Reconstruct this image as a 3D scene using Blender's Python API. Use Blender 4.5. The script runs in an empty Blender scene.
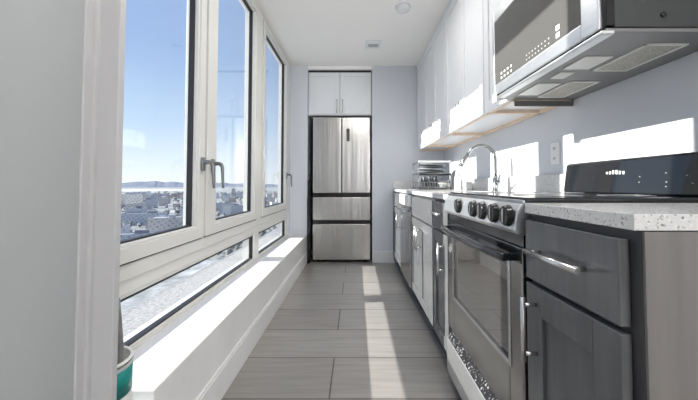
import bpy, bmesh, math, random
from mathutils import Vector, Matrix
R = random.Random(7)
S = bpy.context.scene
COL = S.collection
PI = math.pi

# ------------------------------------------------------------------ materials
def newmat(name):
    m = bpy.data.materials.new(name); m.use_nodes = True
    nt = m.node_tree
    return m, nt, nt.nodes['Principled BSDF']

def mat(name, col, rough=.5, metal=0, var=0, scale=8, bump=0, bscale=60, stretch=None, spec=.5, coat=0):
    m, nt, p = newmat(name)
    p.inputs['Base Color'].default_value = (*col, 1)
    p.inputs['Roughness'].default_value = rough
    p.inputs['Metallic'].default_value = metal
    p.inputs['Specular IOR Level'].default_value = spec
    p.inputs['Coat Weight'].default_value = coat
    tc = nt.nodes.new('ShaderNodeTexCoord'); mp = nt.nodes.new('ShaderNodeMapping')
    nt.links.new(tc.outputs['Object'], mp.inputs['Vector'])
    if stretch: mp.inputs['Scale'].default_value = stretch
    if var:
        n = nt.nodes.new('ShaderNodeTexNoise'); n.inputs['Scale'].default_value = scale
        n.inputs['Detail'].default_value = 4
        nt.links.new(mp.outputs[0], n.inputs['Vector'])
        r = nt.nodes.new('ShaderNodeValToRGB')
        r.color_ramp.elements[0].position = .3; r.color_ramp.elements[1].position = .7
        r.color_ramp.elements[0].color = (*[c*(1-var) for c in col], 1)
        r.color_ramp.elements[1].color = (*[min(1, c*(1+var)) for c in col], 1)
        nt.links.new(n.outputs['Fac'], r.inputs['Fac'])
        nt.links.new(r.outputs['Color'], p.inputs['Base Color'])
    if bump:
        n2 = nt.nodes.new('ShaderNodeTexNoise'); n2.inputs['Scale'].default_value = bscale
        nt.links.new(mp.outputs[0], n2.inputs['Vector'])
        b = nt.nodes.new('ShaderNodeBump'); b.inputs['Strength'].default_value = bump
        b.inputs['Distance'].default_value = .01
        nt.links.new(n2.outputs['Fac'], b.inputs['Height'])
        nt.links.new(b.outputs['Normal'], p.inputs['Normal'])
    return m

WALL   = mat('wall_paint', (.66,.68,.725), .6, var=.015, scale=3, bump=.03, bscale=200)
WALLN  = mat('shaded_wall_paint', (.395,.41,.415), .6, var=.02, scale=2, bump=.03, bscale=200)  # darker copy of the wall paint: shade on the near wall put into colour
CASE   = mat('casing_paint', (.50,.50,.505), .45)
CEIL   = mat('ceiling_paint', (.90,.885,.86), .7, var=.01, scale=2)
WHITE  = mat('white_trim_paint', (.75,.75,.755), .3, var=.04, scale=5, bump=.15, bscale=14)
PVC    = mat('window_frame_vinyl', (.70,.695,.67), .35)
GASK   = mat('black_gasket', (.012,.013,.016), .5)
CABW   = mat('white_cabinet_paint', (.76,.77,.79), .35)
PLY    = mat('raw_plywood', (.80,.64,.50), .6, var=.12, scale=6, stretch=(8,1,8))
CABG   = mat('grey_cabinet_lacquer', (.12,.123,.129), .22, var=.12, scale=6, stretch=(6,6,.7))
CABD   = mat('dark_cabinet_carcass', (.05,.05,.055), .5)
ENDP   = mat('grey_end_panel', (.185,.173,.165), .36, var=.10, scale=5, stretch=(6,6,.6))
STEEL  = mat('brushed_stainless', (.53,.52,.505), .22, 1, var=.05, scale=7, stretch=(9,9,.35), bump=.5, bscale=1.1)
STEELM = mat('satin_stainless', (.68,.69,.70), .42, 1, var=.05, scale=20, stretch=(1,1,6))
DSTEEL = mat('dark_stainless', (.30,.30,.30), .22, 1, var=.1, scale=5)
STEELH = mat('stainless_panel', (.56,.57,.58), .24, 1, var=.06, scale=20, stretch=(1,1,6))
CHROME = mat('chrome', (.40,.41,.42), .12, 1)
NICKEL = mat('satin_nickel', (.72,.71,.69), .25, 1)
HAND   = mat('dark_grey_metal_handle', (.20,.21,.21), .35, .7)
BLKG   = mat('black_glass', (.012,.013,.015), .06, spec=.6)
BLKP   = mat('black_plastic', (.008,.008,.009), .16)
MWG    = mat('microwave_dark_glass', (.09,.088,.085), .12, spec=.6)
MWS    = mat('microwave_grey_sheet', (.045,.048,.048), .4, .2)
MWB    = mat('microwave_underside', (.22,.22,.215), .4, .5)
LENS   = mat('frosted_lens', (.85,.84,.80), .3)
PLATEM = mat('white_ceramic', (.8,.8,.8), .2)
LGREY  = mat('light_grey_stoneware', (.34,.35,.37), .35)
GREYD  = mat('grey_stoneware', (.10,.105,.11), .35)
WPLA   = mat('white_plastic', (.85,.85,.84), .35)
TEAL   = mat('teal_label', (.0,.23,.21), .4)
LABW   = mat('label_white', (.80,.79,.77), .45)
GOLD   = mat('label_ochre', (.38,.26,.12), .5)
INK    = mat('label_grey_ink', (.35,.33,.31), .6)
CONC   = mat('outer_sill_concrete', (.30,.30,.30), .8, var=.3, scale=45, bump=.4, bscale=60)

# speckled quartz
def quartz():
    m, nt, p = newmat('speckled_quartz')
    tc = nt.nodes.new('ShaderNodeTexCoord')
    v = nt.nodes.new('ShaderNodeTexVoronoi'); v.inputs['Scale'].default_value = 270
    r = nt.nodes.new('ShaderNodeValToRGB'); r.color_ramp.interpolation = 'CONSTANT'
    e = r.color_ramp.elements
    e[0].position = 0; e[0].color = (.66,.66,.655,1)
    e[1].position = .72; e[1].color = (.74,.74,.73,1)
    a = e.new(.86); a.color = (.42,.41,.39,1)
    a = e.new(.93); a.color = (.68,.67,.65,1)
    a = e.new(.975); a.color = (.24,.23,.22,1)
    s = nt.nodes.new('ShaderNodeSeparateColor')
    nt.links.new(tc.outputs['Object'], v.inputs['Vector'])
    nt.links.new(v.outputs['Color'], s.inputs[0])
    nt.links.new(s.outputs[0], r.inputs['Fac'])
    nt.links.new(r.outputs['Color'], p.inputs['Base Color'])
    p.inputs['Roughness'].default_value = .18
    return m
QUARTZ = quartz()

# floor tiles: 1.25 x .353 wood-look porcelain, half bond
def floortile():
    m, nt, p = newmat('floor_tile')
    tc = nt.nodes.new('ShaderNodeTexCoord'); mp = nt.nodes.new('ShaderNodeMapping')
    nt.links.new(tc.outputs['Object'], mp.inputs['Vector'])
    mp.inputs['Location'].default_value = FLOFF
    b = nt.nodes.new('ShaderNodeTexBrick')
    b.inputs['Scale'].default_value = 1; b.inputs['Brick Width'].default_value = 1.25
    b.inputs['Row Height'].default_value = .353; b.inputs['Mortar Size'].default_value = .0042
    b.inputs['Mortar Smooth'].default_value = .2
    b.offset = .5; b.offset_frequency = 2
    b.inputs['Color1'].default_value = (.262,.248,.232,1)
    b.inputs['Color2'].default_value = (.31,.297,.28,1)
    b.inputs['Mortar'].default_value = (.085,.075,.068,1)
    nt.links.new(mp.outputs[0], b.inputs['Vector'])
    m2 = nt.nodes.new('ShaderNodeMapping'); m2.inputs['Scale'].default_value = (1.2,14,1)
    nt.links.new(tc.outputs['Object'], m2.inputs['Vector'])
    n = nt.nodes.new('ShaderNodeTexNoise'); n.inputs['Scale'].default_value = 2.5; n.inputs['Detail'].default_value = 6
    nt.links.new(m2.outputs[0], n.inputs['Vector'])
    r = nt.nodes.new('ShaderNodeMapRange'); r.inputs['From Min'].default_value=.3; r.inputs['From Max'].default_value=.7
    r.inputs['To Min'].default_value=.87; r.inputs['To Max'].default_value=1.12
    nt.links.new(n.outputs['Fac'], r.inputs['Value'])
    x = nt.nodes.new('ShaderNodeVectorMath'); x.operation = 'SCALE'
    nt.links.new(b.outputs['Color'], x.inputs[0]); nt.links.new(r.outputs[0], x.inputs['Scale'])
    nt.links.new(x.outputs[0], p.inputs['Base Color'])
    p.inputs['Roughness'].default_value = .33
    bu = nt.nodes.new('ShaderNodeBump'); bu.inputs['Strength'].default_value=.4; bu.inputs['Distance'].default_value=.002
    bu.invert = True
    nt.links.new(b.outputs['Fac'], bu.inputs['Height']); nt.links.new(bu.outputs[0], p.inputs['Normal'])
    return m

def glassmat(name, tint=(1,1,1), ior=1.45):
    m, nt, p = newmat(name); nt.nodes.remove(p)
    t = nt.nodes.new('ShaderNodeBsdfTransparent'); t.inputs[0].default_value = (*tint,1)
    g = nt.nodes.new('ShaderNodeBsdfGlossy'); g.inputs['Roughness'].default_value = 0.0
    lw = nt.nodes.new('ShaderNodeLayerWeight'); lw.inputs['Blend'].default_value = .5
    pw = nt.nodes.new('ShaderNodeMath'); pw.operation='POWER'; pw.inputs[1].default_value=4; nt.links.new(lw.outputs['Facing'],pw.inputs[0])
    f = nt.nodes.new('ShaderNodeMath'); f.operation='MULTIPLY_ADD'; f.inputs[1].default_value=.55; f.inputs[2].default_value=.02; nt.links.new(pw.outputs[0],f.inputs[0])
    x = nt.nodes.new('ShaderNodeMixShader')
    nt.links.new(f.outputs[0], x.inputs[0]); nt.links.new(t.outputs[0], x.inputs[1]); nt.links.new(g.outputs[0], x.inputs[2])
    nt.links.new(x.outputs[0], nt.nodes['Material Output'].inputs['Surface'])
    return m
GLASS = glassmat('window_glass', (.96,.97,.97), 1.18)

def grillemat():
    m, nt, p = newmat('aluminium_mesh_filter')
    tc = nt.nodes.new('ShaderNodeTexCoord')
    v = nt.nodes.new('ShaderNodeTexVoronoi'); v.inputs['Scale'].default_value = 160
    r = nt.nodes.new('ShaderNodeValToRGB')
    r.color_ramp.elements[0].color=(.16,.15,.13,1); r.color_ramp.elements[1].color=(.50,.48,.43,1)
    r.color_ramp.elements[1].position=.6
    nt.links.new(tc.outputs['Object'], v.inputs['Vector']); nt.links.new(v.outputs['Distance'], r.inputs['Fac'])
    nt.links.new(r.outputs[0], p.inputs['Base Color']); p.inputs['Roughness'].default_value=.5
    p.inputs['Metallic'].default_value=.3
    return m
GRILLE = grillemat()

# ------------------------------------------------------------------ mesh builder
class MB:
    def __init__(s): s.bm = bmesh.new(); s.mi = 0
    def faces(s, fs):
        for f in fs: f.material_index = s.mi
        return s
    def box(s, x0,x1,y0,y1,z0,z1):
        v=[s.bm.verts.new(p) for p in ((x0,y0,z0),(x1,y0,z0),(x1,y1,z0),(x0,y1,z0),(x0,y0,z1),(x1,y0,z1),(x1,y1,z1),(x0,y1,z1))]
        return s.faces([s.bm.faces.new([v[i] for i in q]) for q in ((0,3,2,1),(4,5,6,7),(0,1,5,4),(1,2,6,5),(2,3,7,6),(3,0,4,7))])
    def prism(s, pts, ext):            # pts: coplanar 3-D polygon, ext: extrusion vector
        e=Vector(ext); a=[s.bm.verts.new(p) for p in pts]; b=[s.bm.verts.new(Vector(p)+e) for p in pts]
        n=len(a); fs=[s.bm.faces.new(a), s.bm.faces.new(b[::-1])]
        for i in range(n): fs.append(s.bm.faces.new([a[i],b[i],b[(i+1)%n],a[(i+1)%n]]))
        return s.faces(fs)
    def tube(s, pts, r, n=12, closed=False):
        pts=[Vector(p) for p in pts]; N=len(pts); rr = r if isinstance(r,(list,tuple)) else [r]*N
        rings=[]; up=None
        for i,p in enumerate(pts):
            if closed: t=pts[(i+1)%N]-pts[i-1]
            else: t=pts[min(i+1,N-1)]-pts[max(i-1,0)]
            t.normalize()
            if up is None:
                up = Vector((0,0,1)) if abs(t.z)<.9 else Vector((1,0,0))
            u=(up-t*up.dot(t)).normalized(); w=t.cross(u); up=u
            rings.append([s.bm.verts.new(p+(u*math.cos(2*PI*k/n)+w*math.sin(2*PI*k/n))*rr[i]) for k in range(n)])
        fs=[]
        for i in range(N if closed else N-1):
            a=rings[i]; b=rings[(i+1)%N]
            for k in range(n): fs.append(s.bm.faces.new([a[k],a[(k+1)%n],b[(k+1)%n],b[k]]))
        for f in fs: f.smooth=True
        if not closed:
            fs.append(s.bm.faces.new(rings[0][::-1])); fs.append(s.bm.faces.new(rings[-1]))
        return s.faces(fs)
    def lathe(s, prof, c, axis='z', n=32, rot=None):   # prof [(r,h)]
        rings=[]
        for r,h in prof:
            ring=[]
            for k in range(n):
                a=2*PI*k/n
                q=Vector((r*math.cos(a), r*math.sin(a), h))
                if axis=='x': q=Vector((q.z,q.x,q.y))
                if axis=='y': q=Vector((q.x,q.z,q.y))
                if rot: q=rot@q
                ring.append(s.bm.verts.new(Vector(c)+q))
            rings.append(ring)
        fs=[]
        for a,b in zip(rings,rings[1:]):
            for k in range(n):
                f=s.bm.faces.new([a[k],a[(k+1)%n],b[(k+1)%n],b[k]]); f.smooth=True; fs.append(f)
        fs.append(s.bm.faces.new(rings[0][::-1])); fs.append(s.bm.faces.new(rings[-1]))
        return s.faces(fs)
    def build(s, name, m, parent=None, bevel=0, seg=2, rotz=0, fixn=True):
        bm=s.bm
        if fixn: bmesh.ops.recalc_face_normals(bm, faces=bm.faces[:])
        xs=[v.co.x for v in bm.verts]; ys=[v.co.y for v in bm.verts]; zs=[v.co.z for v in bm.verts]
        o=Vector(((min(xs)+max(xs))/2,(min(ys)+max(ys))/2,min(zs)))
        bmesh.ops.translate(bm, verts=bm.verts[:], vec=-o)
        me=bpy.data.meshes.new(name); bm.to_mesh(me); bm.free()
        for q in (m if isinstance(m,(list,tuple)) else [m]): me.materials.append(q)
        ob=bpy.data.objects.new(name, me); COL.objects.link(ob)
        ob['worldbase']=list(o)
        if parent:
            ob.parent=parent; ob.location=o-WL[parent.name]
        else: ob.location=o
        WL[ob.name]=o.copy(); del ob['worldbase']
        if bevel:
            b=ob.modifiers.new('bevel','BEVEL'); b.width=bevel; b.segments=seg; b.limit_method='ANGLE'; b.angle_limit=.6
            b.harden_normals=False
        return ob
WL={}
def empty(name, loc, label=None, cat=None, group=None, kind=None):
    o=bpy.data.objects.new(name,None); COL.objects.link(o); o.location=loc; o.empty_display_size=.05
    WL[o.name]=Vector(loc); return tag(o,label,cat,group,kind)
def tag(o,label=None,cat=None,group=None,kind=None):
    if label: o['label']=label
    if cat: o['category']=cat
    if group: o['group']=group
    if kind: o['kind']=kind
    return o
def struct(mb,name,m,bevel=0,label=None,cat=None): 
    o=mb.build(name,m,None,bevel); o['kind']='structure'
    return tag(o,label,cat)
def copytree(root, delta, label=None):
    kids=[c for c in COL.objects if c.parent==root]
    r=root.copy(); COL.objects.link(r); r.location=root.location+Vector(delta); WL[r.name]=WL[root.name]+Vector(delta)
    if label: r['label']=label
    for c in kids:
        k=c.copy(); COL.objects.link(k); k.parent=r
        for g in [q for q in COL.objects if q.parent==c]:
            h=g.copy(); COL.objects.link(h); h.parent=k
    return r

# ------------------------------------------------------------------ main dimensions
H=2.45       # ceiling
YB=4.1       # far wall
XR=1.10      # right wall
# floor
FLOFF=(0,0,0)
fx0,fx1,fy0,fy1=-.95,3.5,-3.3,4.95
# brick lines wanted at Y = 1.475 + k*.353 ; joints at X=-.12 in alternate rows starting 1.475
cxf,cyf=(fx0+fx1)/2,(fy0+fy1)/2
# object coords = world - (cxf,cyf) ; brick coords must be 0 at a row line whose row (even/odd) has its joint at -.12
FLOFF=(cxf+.12+1.25*.5, cyf-1.508+.353*20, 0)
FLOOR=floortile()
struct(MB().box(fx0,fx1,fy0,fy1,-.1,0),'floor',FLOOR)
struct(MB().box(fx0,fx1,fy0,fy1,H,H+.15),'ceiling',CEIL)
# walls
struct(MB().box(.20,XR+.1,YB,YB+.12,0,H),'wall_back',WALL)
struct(MB().box(-.95,-.605,YB,YB+.12,0,H),'wall_back_left',WALL)
struct(MB().box(-.95,.205,4.85,4.95,0,H).box(-.70,-.605,YB+.12,4.85,0,H).box(.2,.3,YB+.12,4.85,0,H),'wall_alcove',WALL)
struct(MB().box(-.605,.20,4.1,4.85,2.405,H),'wall_alcove_soffit',CEIL)
struct(MB().box(XR,XR+.1,.45,YB,0,H),'wall_right',WALL)
struct(MB().box(XR+.1,3.5,.45,.55,0,H),'wall_right_return',WALL)
struct(MB().box(3.5,3.6,-3.3,.55,0,H),'wall_east',WALL)
struct(MB().box(-.95,3.5,-3.4,-3.3,0,H),'wall_near',WALL)
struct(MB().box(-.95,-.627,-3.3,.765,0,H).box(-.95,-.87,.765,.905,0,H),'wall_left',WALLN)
struct(MB().box(-.655,-.622,.748,.772,0,H).box(-.66,-.613,.768,.781,0,H),'trim_1',CASE,.002)
struct(MB().box(-.87,-.5665,.78,.80,0,H),'trim_2',CASE,.002)
# ledge under the windows
struct(MB().box(-.93,-.61,1.02,YB,0,.335),'wall_left_ledge',WHITE,.004)
struct(MB().box(-.93,-.61,.80,1.02,0,.292),'wall_left_ledge_step',WALL,.003)
struct(MB().box(-.61,-.598,.80,YB,0,.13).box(-.61,-.602,.80,YB,.13,.142),'baseboard_left',WHITE,.002)
struct(MB().box(.20,.47,YB-.014,YB,0,.135).box(.20,.47,YB-.009,YB,.135,.145),'baseboard_back',WHITE,.002)
struct(MB().box(-1.16,-.93,-.2,5.0,.10,.322),'trim_3',CONC)
struct(MB().box(-.95,-.90,.9,4.15,-.1,.322),'trim_4',CONC)

# ------------------------------------------------------------------ windows
def ring(mb,xa,xb,y0,y1,z0,z1,wl,wr,wb,wt):
    mb.box(xa,xb,y0,y0+wl,z0,z1); mb.box(xa,xb,y1-wr,y1,z0,z1)
    mb.box(xa,xb,y0+wl,y1-wr,z0,z0+wb); mb.box(xa,xb,y0+wl,y1-wr,z1-wt,z1)
def win(n,y0,y1,z0,z1,fl,fr,fb,ft,sl,sr,sb,st,sash=True):
    root=empty('window_%d'%n,(-.86,(y0+y1)/2,z0),kind='structure')
    m=MB(); ring(m,-.93,(-.822 if sash else -.832),y0,y1,z0,z1,fl,fr,fb,ft)
    m.build('window_frame',PVC,root,.003)
    a,b,c,d=y0+fl,y1-fr,z0+fb,z1-ft
    if sash:
        g=.008
        m=MB(); ring(m,-.88,-.812,a+g,b-g,c+g,d-g,sl,sr,sb,st)
        ring(m,-.87,-.822,a+g+sl-.001,b-g-sr+.001,c+g+sb-.001,d-g-st+.001,.012,.012,.012,.012)
        m.build('sash',PVC,root,.003)
        m=MB(); ring(m,-.878,-.828,a,b,c,d,.009,.009,.009,.009); m.build('seal_shadow_gap',GASK,root)  # black seal ring, also standing in for the shadow gap round the sash
        a+=g+sl+.011;b-=g+sr+.011;c+=g+sb+.011;d-=g+st+.011
    else:
        m=MB(); ring(m,-.88,-.842,a-.001,b+.001,c-.001,d+.001,sl,sr,sb,st); m.build('glazing_bead',PVC,root,.002)
        a+=sl;b-=sr;c+=sb;d-=st
    m=MB(); ring(m,-.868,-.842,a-.002,b+.002,c-.002,d+.002,.008,.012,.009,.009); m.build('gasket',GASK,root)
    MB().box(-.860,-.854,a-.004,b+.004,c-.004,d+.004).build('glass',GLASS,root)
    return root
def handle(root,y,z):
    m=MB(); m.box(-.808,-.798,y-.016,y+.016,z-.035,z+.035)
    m.tube([(-.80,y,z+.01),(-.772,y,z+.01),(-.758,y,z+.004),(-.752,y,z-.012),(-.750,y,z-.05),(-.748,y,z-.10),(-.746,y,z-.128)],[.012,.011,.011,.010,.0085,.008,.007],10)
    m.build('handle',HAND,root,.002)
w1=win(1,.905,1.785,.615,H,.02,.005,.055,.018,.07,.062,.055,.045)
w2=win(2,1.785,2.80,.615,H,.005,.075,.055,.018,.12,.06,.055,.045)
w3=win(3,2.80,4.03,.615,H,.075,.10,.055,.018,.06,.085,.055,.045)
handle(w1,1.735,1.065); handle(w2,1.855,1.065); handle(w3,3.83,1.065)
win(4,.905,2.785,.335,.612,.03,.06,.012,.05,.02,.02,.012,.02,False)
win(5,2.785,4.03,.335,.612,.06,.10,.012,.05,.02,.02,.012,.02,False)
struct(MB().box(-.93,-.82,4.03,YB,.335,H),'trim_5',WALL)

# ------------------------------------------------------------------ fridge and cabinet over it
fr=empty('refrigerator',(-.17,4.45,0),'stainless steel french door refrigerator with two bottom drawers','refrigerator')
F0,F1=-.535,.178
MB().box(F0+.004,F1-.004,4.155,4.82,.02,1.80).build('body',mat('fridge_side_grey',(.10,.105,.11),.4,.3),fr,.004)
mid=-.178
for a,b in ((F0,mid-.004),(mid+.004,F1)):
    MB().box(a,b,4.085,4.15,.855,1.80).build('door',STEEL,fr,.009,3)
MB().box(F0,F1,4.085,4.15,.52,.805).build('drawer',STEEL,fr,.009,3)
MB().box(F0,F1,4.085,4.15,.035,.475).build('drawer',STEEL,fr,.009,3)
MB().box(F0+.01,F1-.01,4.11,4.155,.03,1.79).build('recessed_grip',BLKP,fr)
MB().box(-.118,-.080,4.081,4.09,1.50,1.655).build('control_panel',BLKG,fr,.002)
m=MB(); 
for k in range(6): m.box(-.112,-.086,4.0795,4.082,1.515+k*.022,1.521+k*.022)
m.build('control_marks',INK,fr)
m=MB()
for k in range(7): m.box(.055+k*.011,.0625+k*.011,4.0835,4.0858,1.745,1.756)
m.build('badge',HAND,fr)
for x in (F0+.06,F1-.06): MB().lathe([(.02,0),(.02,.05)],(x,4.2,0),n=16).build('foot',BLKP,fr)
# tall black thing in the gap left of the fridge
m=MB(); m.box(-.598,-.560,4.06,4.085,.03,.80); m.box(-.593,-.565,4.06,4.08,.80,1.02); m.tube([(-.579,4.07,1.02),(-.579,4.07,1.09)],.008)
m.box(-.600,-.555,4.05,4.10,0,.03)
tag(m.build('folded_step_stool',BLKP,None,.004),'thin black folded item standing in the gap beside the refrigerator','step stool')

def shaker(mb,ax,f,b,y0,y1,z0,z1,w=.06,rec=.009):
    """door slab whose face is at f (towards the room) and back at b, on axis ax ('x' faces -x, 'y' faces -y; y0,y1 = in-plane horizontal)"""
    def bb(p,q,h0,h1,v0,v1):
        if ax=='x': mb.box(p,q,h0,h1,v0,v1)
        else: mb.box(h0,h1,p,q,v0,v1)
    bb(f,b,y0,y0+w,z0,z1); bb(f,b,y1-w,y1,z0,z1)
    bb(f,b,y0+w,y1-w,z0,z0+w); bb(f,b,y0+w,y1-w,z1-w,z1)
    bb(f+rec,b,y0+w,y1-w,z0+w,z1-w)
    return mb
def barhandle(p0,p1,out,r=.005,off=.03,inset=.02):
    p0,p1,out=Vector(p0),Vector(p1),Vector(out); d=(p1-p0).normalized()
    m=MB(); m.tube([p0+out*off,p1+out*off],r,12)
    for q in (p0+d*inset,p1-d*inset): m.tube([q,q+out*off],r*.8,8)
    return m
oc=empty('over_fridge_cabinet',(-.2,4.4,1.83),'white two door cabinet mounted above the refrigerator','cabinet')
MB().box(-.60,.195,4.12,4.8,1.83,2.375).build('body',CABW,oc,.002)
for a,b,hx in ((-.575,-.206,-.236),(-.198,.178,-.168)):
    d=shaker(MB(),'y',4.098,4.12,a,b,1.845,2.36,.045).build('door',CABW,oc,.002)
    barhandle((hx,4.098,1.85),(hx,4.098,2.02),(0,-1,0),.006).build('handle',NICKEL,d)
struct(MB().box(-.60,.195,4.13,4.4,2.375,2.405),'trim_6',GASK)

# ------------------------------------------------------------------ upper cabinets
def upper(y0,y1,z0,z1,doors,label,hpos,under=True):
    r=empty('wall_cabinet',(.94,(y0+y1)/2,z0),label,'cabinet')
    m=MB(); m.box(.785,XR-.004,y0,y1,z0+.02,z1)
    m.build('body',CABW,r,.001)
    if under:
        m=MB(); m.box(.785,.803,y0,y1,z0,z0+.02); m.box(.80,XR-.004,y0,y0+.016,z0,z0+.02); m.box(.80,XR-.004,y1-.016,y1,z0,z0+.02); m.box(XR-.02,XR-.004,y0,y1,z0,z0+.02)
        m.build('bottom_rail',PLY,r)
        if y0==1.650: MB().box(.80,XR-.004,1.6495,1.657,1.352,1.378).build('end_filler',MWB,r)
    for (a,b),hy in zip(doors,hpos):
        d=shaker(MB(),'x',.762,.784,a+.002,b-.002,z0+.002,z1-.03,.062).build('door',CABW,r,.0015)
        if hy is not None:
            barhandle((.762,hy,z0+.05),(.762,hy,z0+.17),(-1,0,0),.005,.028).build('handle',NICKEL,d)
    MB().box(.768,.785,y0,y1,z1-.026,z1-.002).build('crown_strip',CABW,r)
    return r
upper(3.645,4.09,1.378,H,[(3.645,4.06)],'white single door wall cabinet in the far corner above the dish rack',[3.68])
upper(2.80,3.64,1.378,H,[(3.22,3.64),(2.80,3.22)],'white double door wall cabinet, second from the far wall, between corner cabinet and faucet',[3.26,3.18])
upper(1.95,2.795,1.378,H,[(2.372,2.795),(1.95,2.372)],'white double door wall cabinet directly above the arched faucet',[2.41,2.335])
upper(1.650,1.945,1.378,H,[(1.650,1.945)],'narrow white wall cabinet between faucet cabinet and microwave',[None])
upper(.90,1.655,1.825,H,[(1.278,1.655),(.90,1.278)],'short white wall cabinet above the microwave',[None,None],False)

# ------------------------------------------------------------------ microwave
mw=empty('microwave',(.9,1.28,1.385),'stainless over the range microwave with dark glass door above the stove','microwave')
y0,y1=.905,1.648
MB().box(.722,XR-.003,y0,y1,1.395,1.82).build('body',MWS,mw,.003)
m=MB(); m.box(.70,XR-.003,y0+.004,y1-.004,1.383,1.395); m.build('underside',MWB,mw,.002)
m=MB(); ring(m,.690,.716,y0+.018,y1,1.397,1.818,.075,.022,.052,.055); 
door=m.build('door',STEELM,mw,.004)
MB().box(.6925,.714,y0+.09,y1-.02,1.446,1.765).build('door_glass',MWG,door,.002)
MB().box(.70,.722,y0,y0+.016,1.40,1.82).build('side_strip',BLKP,mw,.002)
m=MB(); m.box(.694,.720,y0+.01,y1-.01,1.386,1.398); m.build('vent_slot',BLKP,mw,.002)
m=MB(); m.box(.686,.722,y0,y1,1.376,1.387); m.build('lower_lip',STEELM,mw,.003)
KEYM=mat('key_print_grey',(.42,.42,.42),.5)
for k in range(2): MB().box(.6918,.693,1.105,1.125,1.461+k*.026,1.478+k*.026).build('key_mark',WPLA,door)
for k in range(8):
    for j in range(2):
        MB().box(.6918,.693,1.165+k*.022,1.172+k*.022,1.461+j*.018,1.466+j*.018).build('key_mark',KEYM,door)
for k in range(4):
    for j in range(2):
        MB().box(.6918,.693,1.45+k*.032,1.463+k*.032,1.460+j*.022,1.470+j*.022).build('key_mark',LENS,door)
for (a,b) in ((.99,1.21),(1.35,1.58)):
    m=MB(); 
    m.box(.885,1.0,a,b,1.3805,1.3835)
    f=m.build('grease_filter',GRILLE,mw)
    m=MB()
    m.box(.878,.886,a-.006,b+.006,1.378,1.3835).box(.999,1.006,a-.006,b+.006,1.378,1.3835).box(.878,1.006,a-.007,a,1.378,1.3835).box(.878,1.006,b,b+.007,1.378,1.3835)
    m.build('filter_frame',LENS,f)
for (a,b,c,d) in ((1.08,1.20,.76,.855),(1.37,1.55,.765,.86)):
    MB().box(c,d,a,b,1.379,1.3835).build('lamp_lens',LENS,mw,.001)
MB().box(.775,.83,1.235,1.31,1.3795,1.3835).build('air_grille',LENS,mw,.001)
m=MB(); m.lathe([(.008,0),(.008,.003),(.004,.005)],(.857,y0,1.43),axis='y',n=16)
for v in m.bm.verts: v.co.y=2*y0-v.co.y
m.build('screw',BLKP,mw)
MB().box(.70,.722,y1-.055,y1+.004,1.372,1.384).box(.686,.689,y1-.052,y1-.002,1.365,1.405).build('hanging_tag',WPLA,mw)

# ------------------------------------------------------------------ base cabinets
FX=.452   # door face
def kick(m,y0,y1): m.box(.54,.60,y0,y1,0,.115)
def base(y0,y1,label,drawers,doors,m_=CABG,sink=False):
    """drawers [(ya,yb,za,zb,handle?)], doors [(ya,yb,handle_y,stile)]"""
    r=empty('base_cabinet',(.78,(y0+y1)/2,0),label,'cabinet')
    m=MB()
    if sink: m.box(.472,XR-.004,y0,y1,.115,.66); m.box(.472,.59,y0,y1,.66,.878); m.box(.59,XR-.004,y0,y0+.018,.66,.878); m.box(.59,XR-.004,y1-.018,y1,.66,.878)
    else: m.box(.472,XR-.004,y0,y1,.115,.878)
    m.box(.54,XR-.01,y0+.002,y1-.002,0,.115); m.build('body',CABD,r,.0015)
    for a,b,c,d,h in drawers:
        o=MB().box(FX,.471,a,b,c,d).build('drawer' if h else 'false_front',m_,r,.002)
        if h: barhandle((FX,h[0],h[2]),(FX,h[1],h[2]),(-1,0,0),.0068,.027).build('handle',NICKEL,o)
    for a,b,c,d,hy,hz0,hz1,w in doors:
        o=shaker(MB(),'x',FX,.471,a,b,c,d,w,.008).build('door',m_,r,.002)
        barhandle((FX,hy,hz0),(FX,hy,hz1),(-1,0,0),.0062,.034).build('handle',NICKEL,o)
    return r
r=base(.55,.892,'dark grey end base cabinet nearest the camera with drawer over door',
     [(.572,.886,.712,.862,(.638,.838,.789))],[(.572,.886,.12,.700,.838,.515,.675,.07)])
r=r; MB().box(.474,XR-.004,.545,.5505,.0,.878).build('end_panel',ENDP,r)
base(1.635,1.95,'narrow grey base cabinet with drawer and door just beyond the stove',
     [(1.641,1.946,.712,.862,(1.72,1.87,.80))],[(1.641,1.946,.12,.700,1.70,.50,.66,.06)],CABG)
base(1.955,2.735,'wide grey double door sink cabinet under the faucet',
     [(1.961,2.729,.712,.862,None)],[(1.961,2.343,.12,.700,2.31,.50,.66,.06),(2.349,2.729,.12,.700,2.38,.50,.66,.06)],CABG,True)
base(3.36,4.08,'grey base cabinet in the far corner beside the white wall',
     [(3.366,4.07,.712,.862,None)],[(3.366,4.07,.12,.700,3.41,.50,.66,.06)],CABG)
# dishwasher
dw=empty('dishwasher',(.78,3.05,0),'stainless dishwasher with pale control strip under the dish rack','dishwasher')
MB().box(.475,XR-.02,2.745,3.352,.09,.872).box(.54,XR-.03,2.75,3.35,0,.09).build('body',CABD,dw)
MB().box(.448,.474,2.75,3.348,.10,.765).build('door',STEEL,dw,.004)
MB().box(.440,.474,2.75,3.348,.772,.868).build('control_strip',WPLA,dw,.006)
barhandle((.448,2.80,.735),(.448,3.30,.735),(-1,0,0),.008,.035).build('handle',STEELH,dw)

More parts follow.
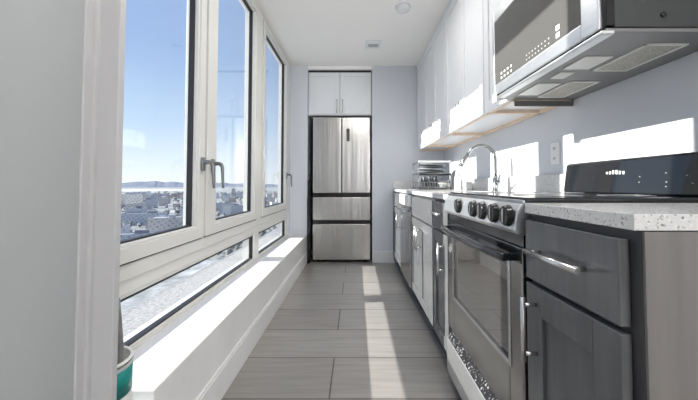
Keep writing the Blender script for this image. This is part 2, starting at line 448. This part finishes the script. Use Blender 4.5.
# countertops
sx0,sx1,sy0,sy1=.60,.94,2.05,2.62
def ctop(y0,y1,label,sink=False):
    m=MB()
    if not sink: m.box(.455,XR-.002,y0,y1,.880,.907)
    else:
        m.box(.455,sx0,y0,y1,.880,.907); m.box(sx1,XR-.002,y0,y1,.880,.907); m.box(sx0,sx1,y0,sy0,.880,.907); m.box(sx0,sx1,sy1,y1,.880,.907)
    return tag(m.build('countertop',QUARTZ,None,.0015),label,'countertop')
ctop(.543,.893,'short speckled white quartz countertop over the near end cabinet')
ctop(1.632,YB-.002,'long speckled white quartz countertop with sink beyond the stove',True)
tag(MB().box(XR-.022,XR-.002,1.632,YB-.024,.908,1.012).build('backsplash_strip',QUARTZ,None,.001),'low quartz upstand running along the right wall behind the faucet','backsplash')
tag(MB().box(.456,XR-.002,YB-.022,YB-.002,.908,1.012).build('backsplash_strip',QUARTZ,None,.001),'low quartz upstand across the far wall behind the dish rack','backsplash')
# sink
m=MB(); t=.004
m.box(sx0+.001,sx0+.005,sy0+.001,sy1-.001,.70,.895).box(sx1-.005,sx1-.001,sy0+.001,sy1-.001,.70,.895)
m.box(sx0+.001,sx1-.001,sy0+.001,sy0+.005,.70,.895).box(sx0+.001,sx1-.001,sy1-.005,sy1-.001,.70,.895).box(sx0+.001,sx1-.001,sy0+.001,sy1-.001,.69,.70)
tag(m.build('sink',STEELH,None),'undermount stainless sink basin below the arched faucet','sink')
# faucet
fa=empty('faucet',(.985,2.32,.907),'tall chrome gooseneck pull down faucet behind the sink','faucet')
fx,fy=.985,2.32
MB().lathe([(.030,0),(.030,.006),(.024,.012),(.022,.085),(.020,.095),(.016,.11)],(fx,fy,.907),n=24).build('base',CHROME,fa)
pts=[(fx,fy,1.00),(fx,fy,1.06),(fx,fy,1.125)]
rad=.103; cz=1.13
for k in range(0,15):
    a=k/14*PI*.90
    pts.append((fx-rad+rad*math.cos(a),fy+.0*k,cz+rad*math.sin(a)))
MB().tube(pts,.0115,14).build('spout',CHROME,fa)
e=Vector(pts[-1]); d=(Vector(pts[-1])-Vector(pts[-2])).normalized(); d=(d+Vector((-.25,0,0))).normalized()
MB().tube([e-d*.005,e+d*.02,e+d*.025,e+d*.07,e+d*.085],[.0125,.0135,.017,.021,.019],16).build('spray_head',CHROME,fa)
m=MB(); m.tube([(fx,fy-.02,.972),(fx,fy-.045,.975)],.013,14); m.tube([(fx,fy-.045,.978),(fx-.01,fy-.075,1.0),(fx-.02,fy-.11,1.02)],[.009,.007,.006],10)
m.build('lever',CHROME,fa)
# dish rack
dr=empty('dish_rack',(.81,3.66,.907),'two tier wire dish rack on the far end of the counter','dish rack')
ra,rb,rc,rd=.665,1.0,3.48,3.84
m=MB(); r_=.004
for z in (.925,.985,1.075,1.20):
    m.tube([(ra,rc,z),(rb,rc,z),(rb,rd,z),(ra,rd,z)],r_,8,True)
for x in (ra,rb):
    for y in (rc,rd): m.tube([(x,y,.907),(x,y,1.205)],r_,8)
for k in range(1,12):
    x=ra+(rb-ra)*k/12
    m.tube([(x,rc,.985),(x,rc,.925),(x,rd,.925),(x,rd,.985)],.0022,6)
    m.tube([(x,rc,1.075),(x,rd,1.075)],.0022,6)
m.build('wire_frame',CHROME,dr)
MB().box(ra-.01,rb+.01,rc-.012,rd+.01,.9075,.916).build('drip_tray',BLKP,dr,.003)
MB().box(ra-.002,rb+.002,rc-.006,rc-.001,1.055,1.075).build('tier_band',BLKP,dr)
MB().box(ra-.004,rb+.004,rc-.008,rc+.02,1.192,1.212).build('top_bar',WPLA,dr,.003)
# trays in upper tier
tl=['grey oval platter lowest in the upper tier of the dish rack','pale platter second from bottom in the upper dish rack tier','grey platter third from bottom in the upper dish rack tier','pale platter topmost in the upper dish rack tier']
for k in range(4):
    rot=Matrix.Rotation((-.05,.07,-.06,.05)[k],3,'Y')
    m=MB(); m.lathe([(.07,0),(.13,.004),(.155,.017),(.150,.018),(.126,.008),(.07,.005)],(.832,3.66,1.086+k*.026),n=32,rot=rot)
    tag(m.build('platter',(GREYD,LGREY)[k%2],None),tl[k],'platter','platters in the upper dish rack tier')
# upright plates lower tier
for k in range(7):
    rot=Matrix.Rotation(PI/2-.12,3,'Y')
    m=MB(); m.lathe([(.035,0),(.05,.002),(.062,.010),(.060,.011),(.048,.005),(.035,.004)],(.69+k*.030,3.60,.992),n=24,rot=rot)
    p=tag(m.build('saucer',(GREYD,LGREY)[k%2],None),'small saucer stood on edge in the lower tier of the dish rack','saucer','saucers upright in the lower dish rack tier')
m=MB(); m.lathe([(.025,0),(.028,.004),(.048,.035),(.052,.048),(.049,.048),(.045,.036),(.02,.008)],(.935,3.55,.930),n=28)
tag(m.build('bowl',PLATEM,None),'small white bowl at the right end of the lower dish rack tier','bowl')
# bottle & container right of the rack
bo=empty('spray_bottle',(1.03,3.36,.907),'slim white bottle standing right of the dish rack against the wall','bottle')
MB().lathe([(.026,0),(.030,.006),(.030,.10),(.022,.135),(.012,.155),(.012,.17)],(1.03,3.36,.907),n=24).build('body',WPLA,bo)
m=MB(); m.lathe([(.015,0),(.015,.03)],(1.03,3.36,1.075),n=16); m.box(.985,1.045,3.35,3.37,1.103,1.122); m.build('spray_head',WPLA,bo,.003)
tag(MB().box(1.0,1.06,3.0,3.09,.908,.985).build('soap_box',WPLA,None,.008),'small white box on the counter between dish rack and faucet','box')

# outlet
ou=empty('wall_outlet',(XR-.004,1.81,1.07),'white double power outlet plate on the right wall left of the stove','outlet')
MB().box(XR-.007,XR-.001,1.773,1.849,1.068,1.187).build('cover_plate',WPLA,ou,.002)
for z in (1.10,1.155):
    m=MB(); m.box(XR-.0095,XR-.006,1.796,1.826,z-.017,z+.017); s_=m.build('socket',WPLA,ou,.003)
    MB().box(XR-.0102,XR-.009,1.803,1.806,z-.006,z+.008).box(XR-.0102,XR-.009,1.816,1.819,z-.006,z+.008).build('slot',BLKP,s_)

# ------------------------------------------------------------------ stove
st=empty('stove',(.77,1.26,0),'freestanding stainless electric stove with black glass cooktop and five knobs','stove')
a,b=.900,1.622
MB().box(.478,XR-.012,a+.002,b-.002,.05,.895).build('body',BLKP,st,.002)
# cooktop
MB().box(.462,1.035,a,b,.906,.921).build('cooktop',BLKG,st,.004)
BURN=mat('burner_grey',(.13,.13,.14),.3)
for (x,y,r2) in ((.62,1.08,.10),(.62,1.45,.075),(.88,1.08,.075),(.88,1.45,.10)):
    pts=[(x+r2*math.cos(2*PI*k/40),y+r2*math.sin(2*PI*k/40),.9212) for k in range(40)]
    MB().tube(pts,.0012,6,True).build('burner_ring',BURN,st)
MB().box(.452,.462,a,b,.902,.914).build('front_edge',STEELH,st,.003)
# control panel, slanted
m=MB(); m.prism([(.452,a,.904),(.437,a,.885),(.430,a,.832),(.440,a,.820),(.478,a,.820),(.478,a,.904)],(0,b-a,0))
cp=m.build('control_panel',STEELM,st,.003)
for i,(y,z) in enumerate(((1.385,.877),(1.21,.877),(1.125,.877),(1.03,.877),(.94,.877))):
    s=MB(); s.lathe([(.031,0),(.031,.003),(.029,.005),(.028,.014),(.025,.017)],(0,0,0),axis='x',n=28)
    for v in s.bm.verts: v.co=Vector((.434-v.co.x,y+v.co.y,z-.009+v.co.z))
    k=s.build('knob',BLKP,cp)
    MB().box(.413,.4185,y-.003,y+.003,z-.030,z+.011).build('knob_grip',STEELH,k,.002)
MB().lathe([(.004,0),(.004,.003)],(.432,.945,.85),axis='x',n=10).build('indicator_light',BLKP,cp)
# dark vent strip
MB().box(.456,.478,a+.004,b-.004,.785,.818).build('vent_strip',BLKP,st)
# oven door
wy0,wy1,wz0,wz1=.985,1.535,.44,.735
m=MB(); ring(m,.450,.476,a+.004,b-.004,.275,.783,wy0-a-.004,b-.004-wy1,wz0-.275,.783-wz1)
od=m.build('oven_door',DSTEEL,st,.004)
MB().box(.4575,.475,wy0-.004,wy1+.004,wz0-.004,wz1+.004).build('oven_window',mat('oven_glass',(.045,.043,.042),.05,spec=1.0,coat=1),od)
m=MB(); ring(m,.4465,.452,wy0-.012,wy1+.012,wz0-.012,wz1+.012,.014,.014,.014,.014); m.build('window_trim',STEELH,od,.002)
MB().box(.4475,.4505,a+.006,b-.006,.740,.781).build('upper_band',BLKG,od,.001)
pts=[]
for k in range(13):
    t_=k/12; y=a+.035+t_*(b-a-.07)
    pts.append((.418-.022*math.sin(PI*t_),y,.752))
m=MB(); m.tube(pts,.012,14)
m.box(.412,.45,a+.033,a+.048,.742,.762).box(.412,.45,b-.048,b-.033,.742,.762)
m.build('handle',BLKG,od,.003)
# gap and storage drawer
MB().box(.474,.4785,a+.01,b-.01,.235,.278).build('shadow_gap',BLKP,st)
m=MB(); m.prism([(.438,a+.004,.222),(.468,a+.004,.262),(.476,a+.004,.262),(.476,a+.004,.055),(.444,a+.004,.055),(.438,a+.004,.075)],(0,b-a-.008,0))
sd=m.build('storage_drawer',STEELM,st,.002)
def specklemat():  # dark speckled reflection on the drawer lip, painted into its colour
    m,nt,p=newmat('speckled_dark_reflection'); tc=nt.nodes.new('ShaderNodeTexCoord')
    n=nt.nodes.new('ShaderNodeTexNoise'); n.inputs['Scale'].default_value=130; n.inputs['Detail'].default_value=2
    r=nt.nodes.new('ShaderNodeValToRGB'); r.color_ramp.elements[0].position=.6; r.color_ramp.elements[1].position=.66
    r.color_ramp.elements[0].color=(.012,.012,.014,1); r.color_ramp.elements[1].color=(.30,.30,.31,1)
    nt.links.new(tc.outputs['Object'],n.inputs['Vector']); nt.links.new(n.outputs['Fac'],r.inputs['Fac']); nt.links.new(r.outputs[0],p.inputs['Base Color'])
    p.inputs['Roughness'].default_value=.1
    return m
m=MB(); m.prism([(.4405,a+.01,.2245),(.4675,a+.01,.2605),(.4675,a+.01,.265),(.4405,a+.01,.229)],(0,b-a-.02,0)); m.build('drawer_lip',specklemat(),sd)
for y in (a+.05,b-.05):
    for x in (.52,1.0): MB().lathe([(.018,0),(.018,.052)],(x,y,0),n=14).build('foot',BLKP,st)
# backguard
m=MB(); m.prism([(1.015,a+.002,.921),(1.033,a+.002,1.048),(1.041,a+.002,1.058),(XR-.012,a+.002,1.058),(XR-.012,a+.002,.921)],(0,b-a-.004,0))
# rounded upper far corner
bg=m.build('backguard',BLKG,st,.006,3)
def on_bg(z): return 1.015+(z-.921)/(1.065-.921)*.02
m=MB()
zc=1.005; yc=1.31
for k,w in enumerate((.009,.010,.009,.010,.009,.010)):
    y=yc+.042-k*.0165; x=on_bg(zc)
    m.box(x-.0018,x+.001,y-w,y-.0005,zc-.006-k*.0005,zc+.006-abs(k-2.5)*.001+(.003 if k in (2,3) else 0))
m.build('badge',WPLA,bg)
for (y,z) in ((1.19,.985),(1.19,.965),(1.09,.995),(1.085,.965),(1.085,.95),(1.02,.985),(1.0,.96)):
    x=on_bg(z); MB().box(x-.0012,x+.001,y-.0022,y+.0022,z-.0015,z+.0015).build('touch_mark',KEYM,bg)

# ------------------------------------------------------------------ paint can
pc=empty('paint_can',(-.705,.905,.285),'white paint can with teal label on the low sill behind the door casing','paint can')
cx,cy,r0,z0=-.698,.905,.082,.2925
MB().lathe([(r0,0),(r0+.002,.003),(r0,.006),(r0-.001,.008),(r0-.001,.182),(r0,.184),(r0+.0025,.188),(r0,.192),(r0-.006,.192),(r0-.008,.182),(r0-.008,.012),(.02,.010)],(cx,cy,z0),n=64).build('body',LABW,pc)
def band(h0,h1,nm,mt,par=pc,off=.0008,a0=0,a1=2*PI,n=72):
    m=MB(); fs=[]
    vs=[]
    for k in range(n+1):
        t=a0+(a1-a0)*k/n
        vs.append([m.bm.verts.new((cx+(r0-.001+q)*math.cos(t),cy+(r0-.001+q)*math.sin(t),z0+h)) for q,h in ((off,h0),(off,h1),(off-.0012,h1),(off-.0012,h0))])
    for k in range(n):
        for j in range(4): 
            f=m.bm.faces.new([vs[k][j],vs[k+1][j],vs[k+1][(j+1)%4],vs[k][(j+1)%4]]); f.smooth=True
    return m.build(nm,mt,par)
MB().lathe([(r0-.003,0),(r0+.0015,.001),(r0+.0032,.005),(r0+.0015,.009),(r0-.003,.010)],(cx,cy,z0+.180),n=64).build('rim',CHROME,pc)
l=band(.100,.170,'label_band',TEAL); band(.006,.028,'label_band',TEAL)
band(.103,.124,'label_picture',GOLD,l,.0012,-1.15,-.85,8)
band(.148,.158,'label_lettering',LABW,l,.0013,-1.25,-.80,12)
for i,h in enumerate((.062,.074,.086)): band(h,h+.004,'label_line',INK,l,.0010,-1.3,-.95+.06*i,8)
m=MB(); pts=[(cx+(r0+.004)*math.cos(t),cy+(r0+.004)*math.sin(t)-.002,z0+.165-.075*math.sin((t-PI)*1)) for t in [PI+PI*k/16 for k in range(17)]]
# brush standing in the can
br=empty('paint_brush',(cx+.02,cy,z0+.01),'paint brush with grey handle standing in the paint can','brush')
p0=Vector((-.626,.905,.310)); p1=Vector((-.641,.90,.650))
def lerp(t): return p0.lerp(p1,t)
MB().tube([lerp(.42),lerp(.5),lerp(.62),lerp(.85),lerp(1)],[.009,.011,.010,.007,.005],12).build('brush_handle',mat('worn_grey_wood',(.22,.22,.22),.6,var=.3,scale=20),br)
MB().tube([lerp(.28),lerp(.44)],[.008,.009],12).build('ferrule',CHROME,br)
MB().tube([lerp(0),lerp(.3)],[.006,.008],12).build('bristles',mat('dark_bristles',(.05,.05,.05),.8),br)

# ------------------------------------------------------------------ ceiling fixtures
cl=empty('ceiling_vent',(.178,3.43,H),'small white rectangular fixture on the ceiling near the far wall','ceiling fixture')
MB().box(.10,.26,3.36,3.53,H-.018,H-.0005).build('cover',CABW,cl,.005)
MB().box(.13,.235,3.41,3.48,H-.022,H-.017).build('louvre',WALLN,cl,.002)
sdt=empty('smoke_detector',(.40,2.72,H),'round white smoke detector on the ceiling near the wall cabinets','smoke detector')
MB().lathe([(.035,-.032),(.055,-.028),(.062,-.010),(.065,-.0005)],(.395,2.72,H),n=40).build('body',CABW,sdt)

# ------------------------------------------------------------------ outside: city far below
def citymat(): return None
G=-42
def groundmat():
    m,nt,p=newmat('winter_ground'); tc=nt.nodes.new('ShaderNodeTexCoord')
    n=nt.nodes.new('ShaderNodeTexNoise'); n.inputs['Scale'].default_value=.03; n.inputs['Detail'].default_value=12; n.inputs['Roughness'].default_value=.75
    r=nt.nodes.new('ShaderNodeValToRGB'); e=r.color_ramp.elements
    e[0].position=.38;e[0].color=(.17,.18,.17,1); e[1].position=.62;e[1].color=(.62,.62,.61,1); q=e.new(.5); q.color=(.34,.35,.33,1)
    nt.links.new(tc.outputs['Object'],n.inputs['Vector']); nt.links.new(n.outputs['Fac'],r.inputs['Fac']); nt.links.new(r.outputs[0],p.inputs['Base Color'])
    p.inputs['Roughness'].default_value=.95
    return m
gm=groundmat()
tag(MB().box(-9000,-20,-2500,14000,G-1,G).build('ground',gm),None,None,None,'structure')
def pol(D,a): a=math.radians(a); return (-D*math.cos(a),D*math.sin(a),G)
m=MB(); m.prism([pol(2700,30),pol(2650,45),pol(2750,55),pol(2900,63),pol(3300,68),pol(3600,64),pol(3900,55),pol(3800,45),pol(3700,30)],(0,0,.6))
tag(m.build('river',mat('pale_water',(.80,.82,.84),.6)),'pale river strip below the horizon','river')
def facade(name,c):
    m,nt,p=newmat(name); tc=nt.nodes.new('ShaderNodeTexCoord'); b=nt.nodes.new('ShaderNodeTexBrick')
    mp=nt.nodes.new('ShaderNodeMapping'); mp.inputs['Rotation'].default_value=(PI/2,0,.6)
    b.inputs['Scale'].default_value=1; b.inputs['Brick Width'].default_value=3.2; b.inputs['Row Height'].default_value=3.2; b.inputs['Mortar Size'].default_value=.9; b.offset=0
    b.inputs['Color1'].default_value=(.26,.27,.30,1); b.inputs['Color2'].default_value=(.34,.36,.40,1); b.inputs['Mortar'].default_value=(*c,1)
    nt.links.new(tc.outputs['Object'],mp.inputs[0]); nt.links.new(mp.outputs[0],b.inputs['Vector']); nt.links.new(b.outputs['Color'],p.inputs['Base Color'])
    p.inputs['Roughness'].default_value=.9
    return m
fac=[facade('facade_brick',(.42,.33,.29)),facade('facade_grey',(.50,.51,.54)),facade('facade_pale',(.72,.71,.69)),facade('facade_tan',(.55,.50,.46))]
roof=[mat('roof_white',(.75,.76,.78),.9),mat('roof_grey',(.45,.46,.48),.9),mat('roof_dark',(.24,.24,.27),.9)]
B0=[]
for k in range(8):
    m=MB(); w,d,h=((14,22,9),(24,13,12),(12,12,16),(30,16,10),(18,18,13),(40,14,12),(14,30,10),(20,15,22))[k]
    m.box(-w/2,w/2,-d/2,d/2,0,h); m.mi=1; m.box(-w/2+.5,w/2-.5,-d/2+.5,d/2-.5,h,h+.3)
    m.mi=0; m.box(-w/2,w/2,-d/2,-d/2+.5,h,h+1).box(-w/2,w/2,d/2-.5,d/2,h,h+1).box(-w/2,-w/2+.5,-d/2,d/2,h,h+1).box(w/2-.5,w/2,-d/2,d/2,h,h+1)
    m.mi=1; m.box(w*.1,w*.3,-2,2,h+.3,h+3)
    bo_=m.build('building',[fac[k%4],roof[(k*2+k//3)%3]]); B0.append(bo_)
    tag(bo_,'flat roofed city building far below outside the windows','building','city buildings outside the windows')
nb=0; used=set(); spots=[]
tries=0
while len(spots)<250 and tries<9000:
    tries+=1
    # street grid, rotated
    i=R.randrange(-30,60); j=R.randrange(2,60)
    if (i,j) in used: continue
    gx=-j*42-60+R.uniform(-6,6); gy=i*36+R.uniform(-5,5)
    ang=math.atan2(gy,-gx)
    D=math.hypot(gx,gy)
    if not (math.radians(20)<ang<math.radians(82)) or D>1700 or D<110: continue
    if R.random()<D/2600: continue
    used.add((i,j)); spots.append((gx,gy,D))
for n_,(x,y,D) in enumerate(spots):
    if n_<8: o=B0[n_]
    else:
        o=B0[R.randrange(8)].copy(); COL.objects.link(o)
    o.location=(x,y,G); o.rotation_euler=(0,0,.35+(PI/2 if R.random()<.5 else 0)); s=R.uniform(.75,1.15); o.scale=(s,s,s*R.uniform(.7,1.15))
# bare trees between the blocks: uncounted stuff
m=MB()
def inblock(x,y):
    for (bx,by,_) in spots:
        if abs(x-bx)<24 and abs(y-by)<24: return True
    return False
for k in range(2600):
    ang=math.radians(R.uniform(15,84)); D=190*math.exp(R.random()**.8*2.5); x,y=-D*math.cos(ang),D*math.sin(ang)
    if inblock(x,y) or D>2500: continue
    h=R.uniform(4,8); rr=R.uniform(1.2,2.2)*(1+D/900)
    rows=[]
    for (zz,qq) in ((.12,.15),(.35,.9),(.6,1),(.85,.6)):
        rows.append([m.bm.verts.new((x+rr*qq*math.cos(t)*R.uniform(.7,1.15),y+rr*qq*math.sin(t)*R.uniform(.7,1.15),G+h*(zz+R.uniform(-.06,.06)))) for t in [2*PI*q/7 for q in range(7)]])
    t0=m.bm.verts.new((x,y,G+h)); b0=m.bm.verts.new((x,y,G+.6))
    for p_,q_ in zip(rows,rows[1:]):
        for q in range(7): m.bm.faces.new([p_[q],p_[(q+1)%7],q_[(q+1)%7],q_[q]])
    for q in range(7):
        m.bm.faces.new([rows[-1][q],rows[-1][(q+1)%7],t0]); m.bm.faces.new([rows[0][(q+1)%7],rows[0][q],b0])
tag(m.build('bare_trees',mat('winter_twigs',(.27,.275,.25),.95,var=.35,scale=.5),fixn=False),'grey winter trees between the distant buildings','trees',None,'stuff')
# hills on the horizon
m=MB()
N=160
base_,top_=[],[]
for k in range(N+1):
    ang=math.radians(-5+105*k/N); D=7500
    h=38+20*math.sin(k*.19)+12*math.sin(k*.53+1)+8*math.sin(k*1.7)+R.uniform(-4,6)+ (40 if 70<k<110 else 0)*math.sin((k-70)/40*PI if 70<k<110 else 0)
    base_.append((m.bm.verts.new((-D*math.cos(ang)*.9,D*math.sin(ang)*.9,G)),m.bm.verts.new((-D*math.cos(ang),D*math.sin(ang),G+h+38)),m.bm.verts.new((-D*math.cos(ang)*1.1,D*math.sin(ang)*1.1,G))))
for p,q in zip(base_,base_[1:]):
    m.bm.faces.new([p[0],q[0],q[1],p[1]]); m.bm.faces.new([p[1],q[1],q[2],p[2]])
tag(m.build('hills',mat('hazy_hill',(.20,.23,.28),.95,var=.2,scale=.004),fixn=False),None,None,None,'structure')

# ------------------------------------------------------------------ light
w=bpy.data.worlds.new('World'); S.world=w; w.use_nodes=True; nt=w.node_tree; bgn=nt.nodes['Background']
tc=nt.nodes.new('ShaderNodeTexCoord'); sp=nt.nodes.new('ShaderNodeSeparateXYZ'); rp=nt.nodes.new('ShaderNodeValToRGB')
nt.links.new(tc.outputs['Generated'],sp.inputs[0]); nt.links.new(sp.outputs['Z'],rp.inputs['Fac']); nt.links.new(rp.outputs[0],bgn.inputs['Color'])
e=rp.color_ramp.elements
e[0].position=0; e[0].color=(.86,.90,.94,1)
e[1].position=1; e[1].color=(.12,.24,.56,1)
q=e.new(.05); q.color=(.74,.83,.93,1)
q=e.new(.16); q.color=(.50,.65,.85,1)
q=e.new(.35); q.color=(.31,.45,.72,1)
bgn.inputs['Strength'].default_value=1.0
def light(name,typ,loc,energy,col=(1,1,1),size=1,sizey=None,rot=(0,0,0)):
    l=bpy.data.lights.new(name,typ); l.energy=energy; l.color=col
    if typ=='AREA':
        l.size=size
        if sizey: l.shape='RECTANGLE'; l.size_y=sizey
    elif typ=='SUN': l.angle=size
    else: l.shadow_soft_size=size
    o=bpy.data.objects.new(name,l); COL.objects.link(o); o.location=loc; o.rotation_euler=rot; return o
sun=light('sun','SUN',(-5,2,5),8.5,(1,.965,.91),math.radians(.6))
sun.rotation_euler=Vector((1,.028,-.49)).to_track_quat('-Z','Y').to_euler()
# unseen fill lights, added to brighten the room behind the camera and the kitchen
light('living_room_fill_light','POINT',(1.5,-2.6,1.9),105,(1,.975,.95),.25)
light('kitchen_fill_light','AREA',(.1,.55,H-.03),9,(1,.97,.93),.5,.3)
light('kitchen_fill_light','AREA',(.1,2.1,H-.03),8,(1,.97,.93),.4,.4)

# ------------------------------------------------------------------ camera
th=math.radians(2.0); f=330.
cam=bpy.data.cameras.new('camera'); co=bpy.data.objects.new('camera',cam); COL.objects.link(co)
cam.sensor_width=36; cam.sensor_fit='HORIZONTAL'; cam.lens=f/698*36; cam.clip_start=.02; cam.clip_end=30000
co.location=(0,0,.955); co.rotation_euler=(PI/2+th,0,0)
cam.shift_x=-7/698; cam.shift_y=-(15+f*math.tan(th))/698
S.camera=co
S.view_settings.view_transform='Standard'; S.view_settings.look='None'; S.view_settings.exposure=.42; S.view_settings.gamma=1; S.view_settings.use_curve_mapping=False
